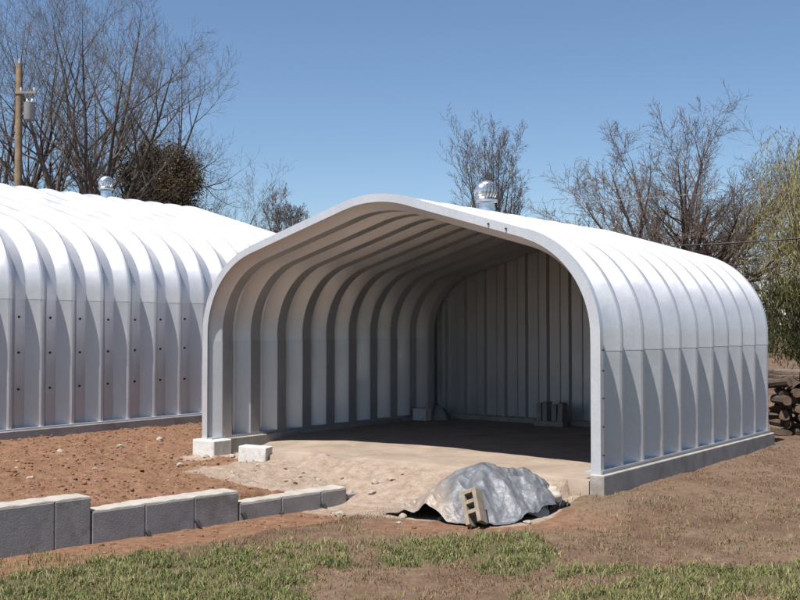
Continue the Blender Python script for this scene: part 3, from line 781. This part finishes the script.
# brown cedar behind the left shed
root = empty('cedar_tree', put(160, 44)); tag(root, 'dense rounded brown cedar between the bare trees above the left shed roof', 'tree')
T = TubeSet(); T.tube([(0,0,-.3),(0,0,3),(0,0,6.5)], [.22,.17,.06], 8)
rng = random.Random(4); cen = []
for k in range(200):
    zz = rng.uniform(.6, 9.2); prof_ = 1.9*math.sqrt(max(0, 1-((zz-5.6)/3.9)**2)) if zz > 5.6 else 1.9
    az = rng.random()*6.283; rr = prof_*math.sqrt(rng.uniform(.25, 1))*rng.uniform(.8, 1.08)
    q = (rr*math.cos(az)*1.0, rr*math.sin(az), zz); cen.append(q)
    T.tube([(0, 0, max(.3, zz-.6)), (q[0]*.5, q[1]*.5, zz-.25), q], [.035, .02, .008], 4)
T.obj('trunk', M_bark, root)
leaf_cloud('crown', cen, .095, 760, .27, [(.24,.165,.10), (.17,.13,.075), (.32,.22,.13), (.13,.105,.06), (.24,.18,.09)], root, seed=9)
# willow at the right edge, new yellow-green leaves
root, tips = bare_tree('willow_tree', put(828, 31), 7.6, 'yellow-green willow with trailing new leaves at the right edge beside the log pile', 71, 1.9, .16, 9, 42, (9, 8), M_willowtwig, .07, None, droop=.0, minr=.007)
rs = random.Random(9); W_ = TubeSet(); cen = []
for tp in tips:
    p = Vector(tp); ln = rs.uniform(.5, 2.4); pts = [tuple(p)]; d = Vector((rs.gauss(0, .5), rs.gauss(0, .5), .2))
    for i in range(5):
        d = (d+Vector((0, 0, -.55))).normalized(); p = p+d*ln/5; pts.append(tuple(p)); cen.append(tuple(p))
    W_.tube(pts, [.007, .006, .006, .005, .005, .004], 3)
W_.obj('hanging_twigs', M_willowtwig, root)
leaf_cloud('leaves', cen, .12, 7, .09, [(.31,.27,.08), (.22,.22,.06), (.38,.32,.12), (.18,.19,.06)], root, seed=3, down=True)
# low evergreen bush under the willow
root = empty('evergreen_bush', put(801, 33)); tag(root, 'olive green bushy evergreen standing behind the log pile at the right edge', 'bush')
T = TubeSet(); T.tube([(0,0,-.3),(.05,0,1.2),(0,0,2.6)], [.11,.08,.03], 8); cen = []
rng = random.Random(14)
for k in range(75):
    zz = rng.uniform(1.1, 3.4); az = rng.random()*6.283; rr = (1.15-.22*abs(zz-2.0))*math.sqrt(rng.uniform(.1, 1)); q = (rr*math.cos(az), rr*math.sin(az), zz); cen.append(q)
    T.tube([(0, 0, max(.8, zz-.4)), (q[0]*.5, q[1]*.5, zz-.1), q], [.02, .012, .006], 4)
T.obj('trunk', M_bark, root)
leaf_cloud('crown', cen, .14, 130, .22, [(.13,.145,.045), (.09,.105,.035), (.18,.175,.06), (.07,.08,.03)], root, seed=19, down=True)
# far wood line along the horizon: reads as one mass
rs2 = np.random.RandomState(5); n = 900
xx = rs2.uniform(-140, 140, n); yy = 140+rs2.uniform(-10, 25, n); hh = rs2.uniform(3, 9, n)
W_ = TubeSet()
for i in range(n):
    W_.tube([(xx[i], yy[i], -1), (xx[i]+rs2.normal(0, .3), yy[i], hh[i]*.5), (xx[i]+rs2.normal(0, .8), yy[i], hh[i])], [.16, .1, .03], 4)
me_ = np_mesh('distant_woods', np.vstack(W_.v), np.vstack(W_.f)); far_w = link('distant_woods', me_, M_twigpale)
tag(far_w, 'far line of bare grey woods along the horizon', 'woods', kind='stuff')
cen = np.stack([xx+rs2.normal(0, 1, n), yy, hh*rs2.uniform(.4, 1, n)], -1)
o = leaf_cloud('distant_twigs', cen, .8, 40, 1.3, [(.17,.145,.14), (.14,.115,.10), (.20,.17,.15)], None, seed=4)
tag(o, 'hazy twigs of the far bare woods along the horizon', 'woods', kind='stuff')

# ------------------------------------------------------------------ utility pole and cables
D = 36; root = empty('utility_pole', (px(17, D), D, -.3)); tag(root, 'weathered wooden utility pole with a grey transformer at the far left', 'utility pole')
mb = MB(); mb.tube([(0,0,-.5),(0,0,5),(0,0,11.0)], [.16,.135,.11], 12); mb.build('shaft', M_wood, root, 40)
t_ = bpy.data.objects.new('transformer', None); COL.objects.link(t_); t_.parent = root; t_.location = (.38, -.05, 9.05)
mb = MB(); mb.tube([(0,0,0),(0,0,.03),(0,0,.56),(0,0,.60),(0,0,.63)], [.17,.185,.185,.20,.12], 20); mb.build('tank', M_can, t_, 40)
mb = MB(); mb.box((-.32, -.03, .14), (-.16, .03, .20)); mb.build('bracket', M_dark, t_)
mb = MB(); mb.box((-.32, -.03, .42), (-.16, .03, .48)); mb.build('bracket', M_dark, t_)
for s_ in (-1, 1):
    mb = MB(); mb.tube([(.08*s_, 0, .60), (.085*s_, 0, .68), (.085*s_, 0, .70), (.09*s_, 0, .78)], [.035, .045, .03, .02], 10); mb.build('bushing', M_trim, t_, 40)
mb = MB(); mb.box((-.1, -.14, 9.95), (.62, -.05, 10.03)); mb.build('cross_arm', M_plank, root)
for x in (.1, .55):
    mb = MB(); mb.tube([(x, -.095, 10.03), (x, -.095, 10.10), (x, -.095, 10.16)], [.03, .045, .025], 10); mb.build('insulator', M_trim, root, 40)
mb = MB(); mb.tube([(0,0,10.95),(0,0,11.18)], [.05,.03], 8); mb.build('pole_top_pin', M_trim, root, 40)
def cable(p0, p1, r, sag, m, label):
    mb = MB(); p0 = Vector(p0); p1 = Vector(p1); pts = []
    for i in range(25):
        k_ = i/24; q = p0.lerp(p1, k_); q.z -= sag*4*k_*(1-k_); pts.append(q)
    mb.tube(pts, [r]*25, 6); o = mb.build('cable', m, None, 60); tag(o, label, 'cable')
def hgt(y, D): return EYE+(327.4-y)/1060.5*D
cable((px(640, 30), 30, hgt(247, 30)), (px(860, 27), 27, hgt(233, 27)), .022, .05, M_wire, 'thick dark overhead cable crossing in front of the willow at the right edge')
cable((px(560, 34), 34, hgt(203, 34)), (px(905, 34), 34, hgt(168, 34)), .011, .16, M_wirepale, 'thin pale overhead cable glinting across the wide bare tree on the right')

# ------------------------------------------------------------------ log pile behind the shed
def split_log(rng, Lg, r):
    mb = MB(); k = rng.choice([3, 4, 9, 9]); n = k if k > 4 else k
    a0 = rng.random()*6; ring = []
    for i in range(n):
        t_ = a0+2*math.pi*i/n+rng.uniform(-.2, .2)*(n < 6); ring.append((r*math.cos(t_)*rng.uniform(.85, 1.1), r*math.sin(t_)*rng.uniform(.8, 1.1)))
    vs = [(x, -Lg/2, z) for x, z in ring]+[(x*rng.uniform(.9, 1.05), Lg/2, z*rng.uniform(.9, 1.05)) for x, z in ring]
    mb.add(vs, [(i, (i+1) % n, n+(i+1) % n, n+i) for i in range(n)], 0)
    mb.add(vs, [tuple(reversed(range(n))), tuple(range(n, 2*n))], 1)
    me_ = mb.mesh('log'); me_.materials.append(M_logbark); me_.materials.append(M_logend); return me_
rng = random.Random(17); lp = [split_log(rng, rng.uniform(.38, .5), rng.uniform(.075, .105)) for _ in range(9)]
for row in range(7):
    for i in range(13-row//2):
        x_ = 6.72+i*.165+rng.uniform(-.04, .04)+.06*(row % 2); y_ = 18.9+rng.uniform(-.14, .14)
        o = bpy.data.objects.new('log', rng.choice(lp)); COL.objects.link(o)
        o.location = (x_, y_, gz(x_, y_)+.07+row*.142+rng.uniform(-.015, .015)); o.rotation_euler = (rng.uniform(-.3, .3), rng.random()*6, rng.uniform(-.9, .9))
        tag(o, 'rough brown split log in the firewood pile behind the shed corner', 'log', 'split logs in the firewood pile')
mb = MB(); mb.box((-1.1, -.07, 0), (1.1, .07, .035)); o = mb.build('plank', M_plank); o.location = (7.75, 18.85, gz(7.7, 18.8)+1.12); o.rotation_euler = (0, R(1), R(-4))
tag(o, 'weathered grey plank laid across the top of the firewood pile', 'plank')
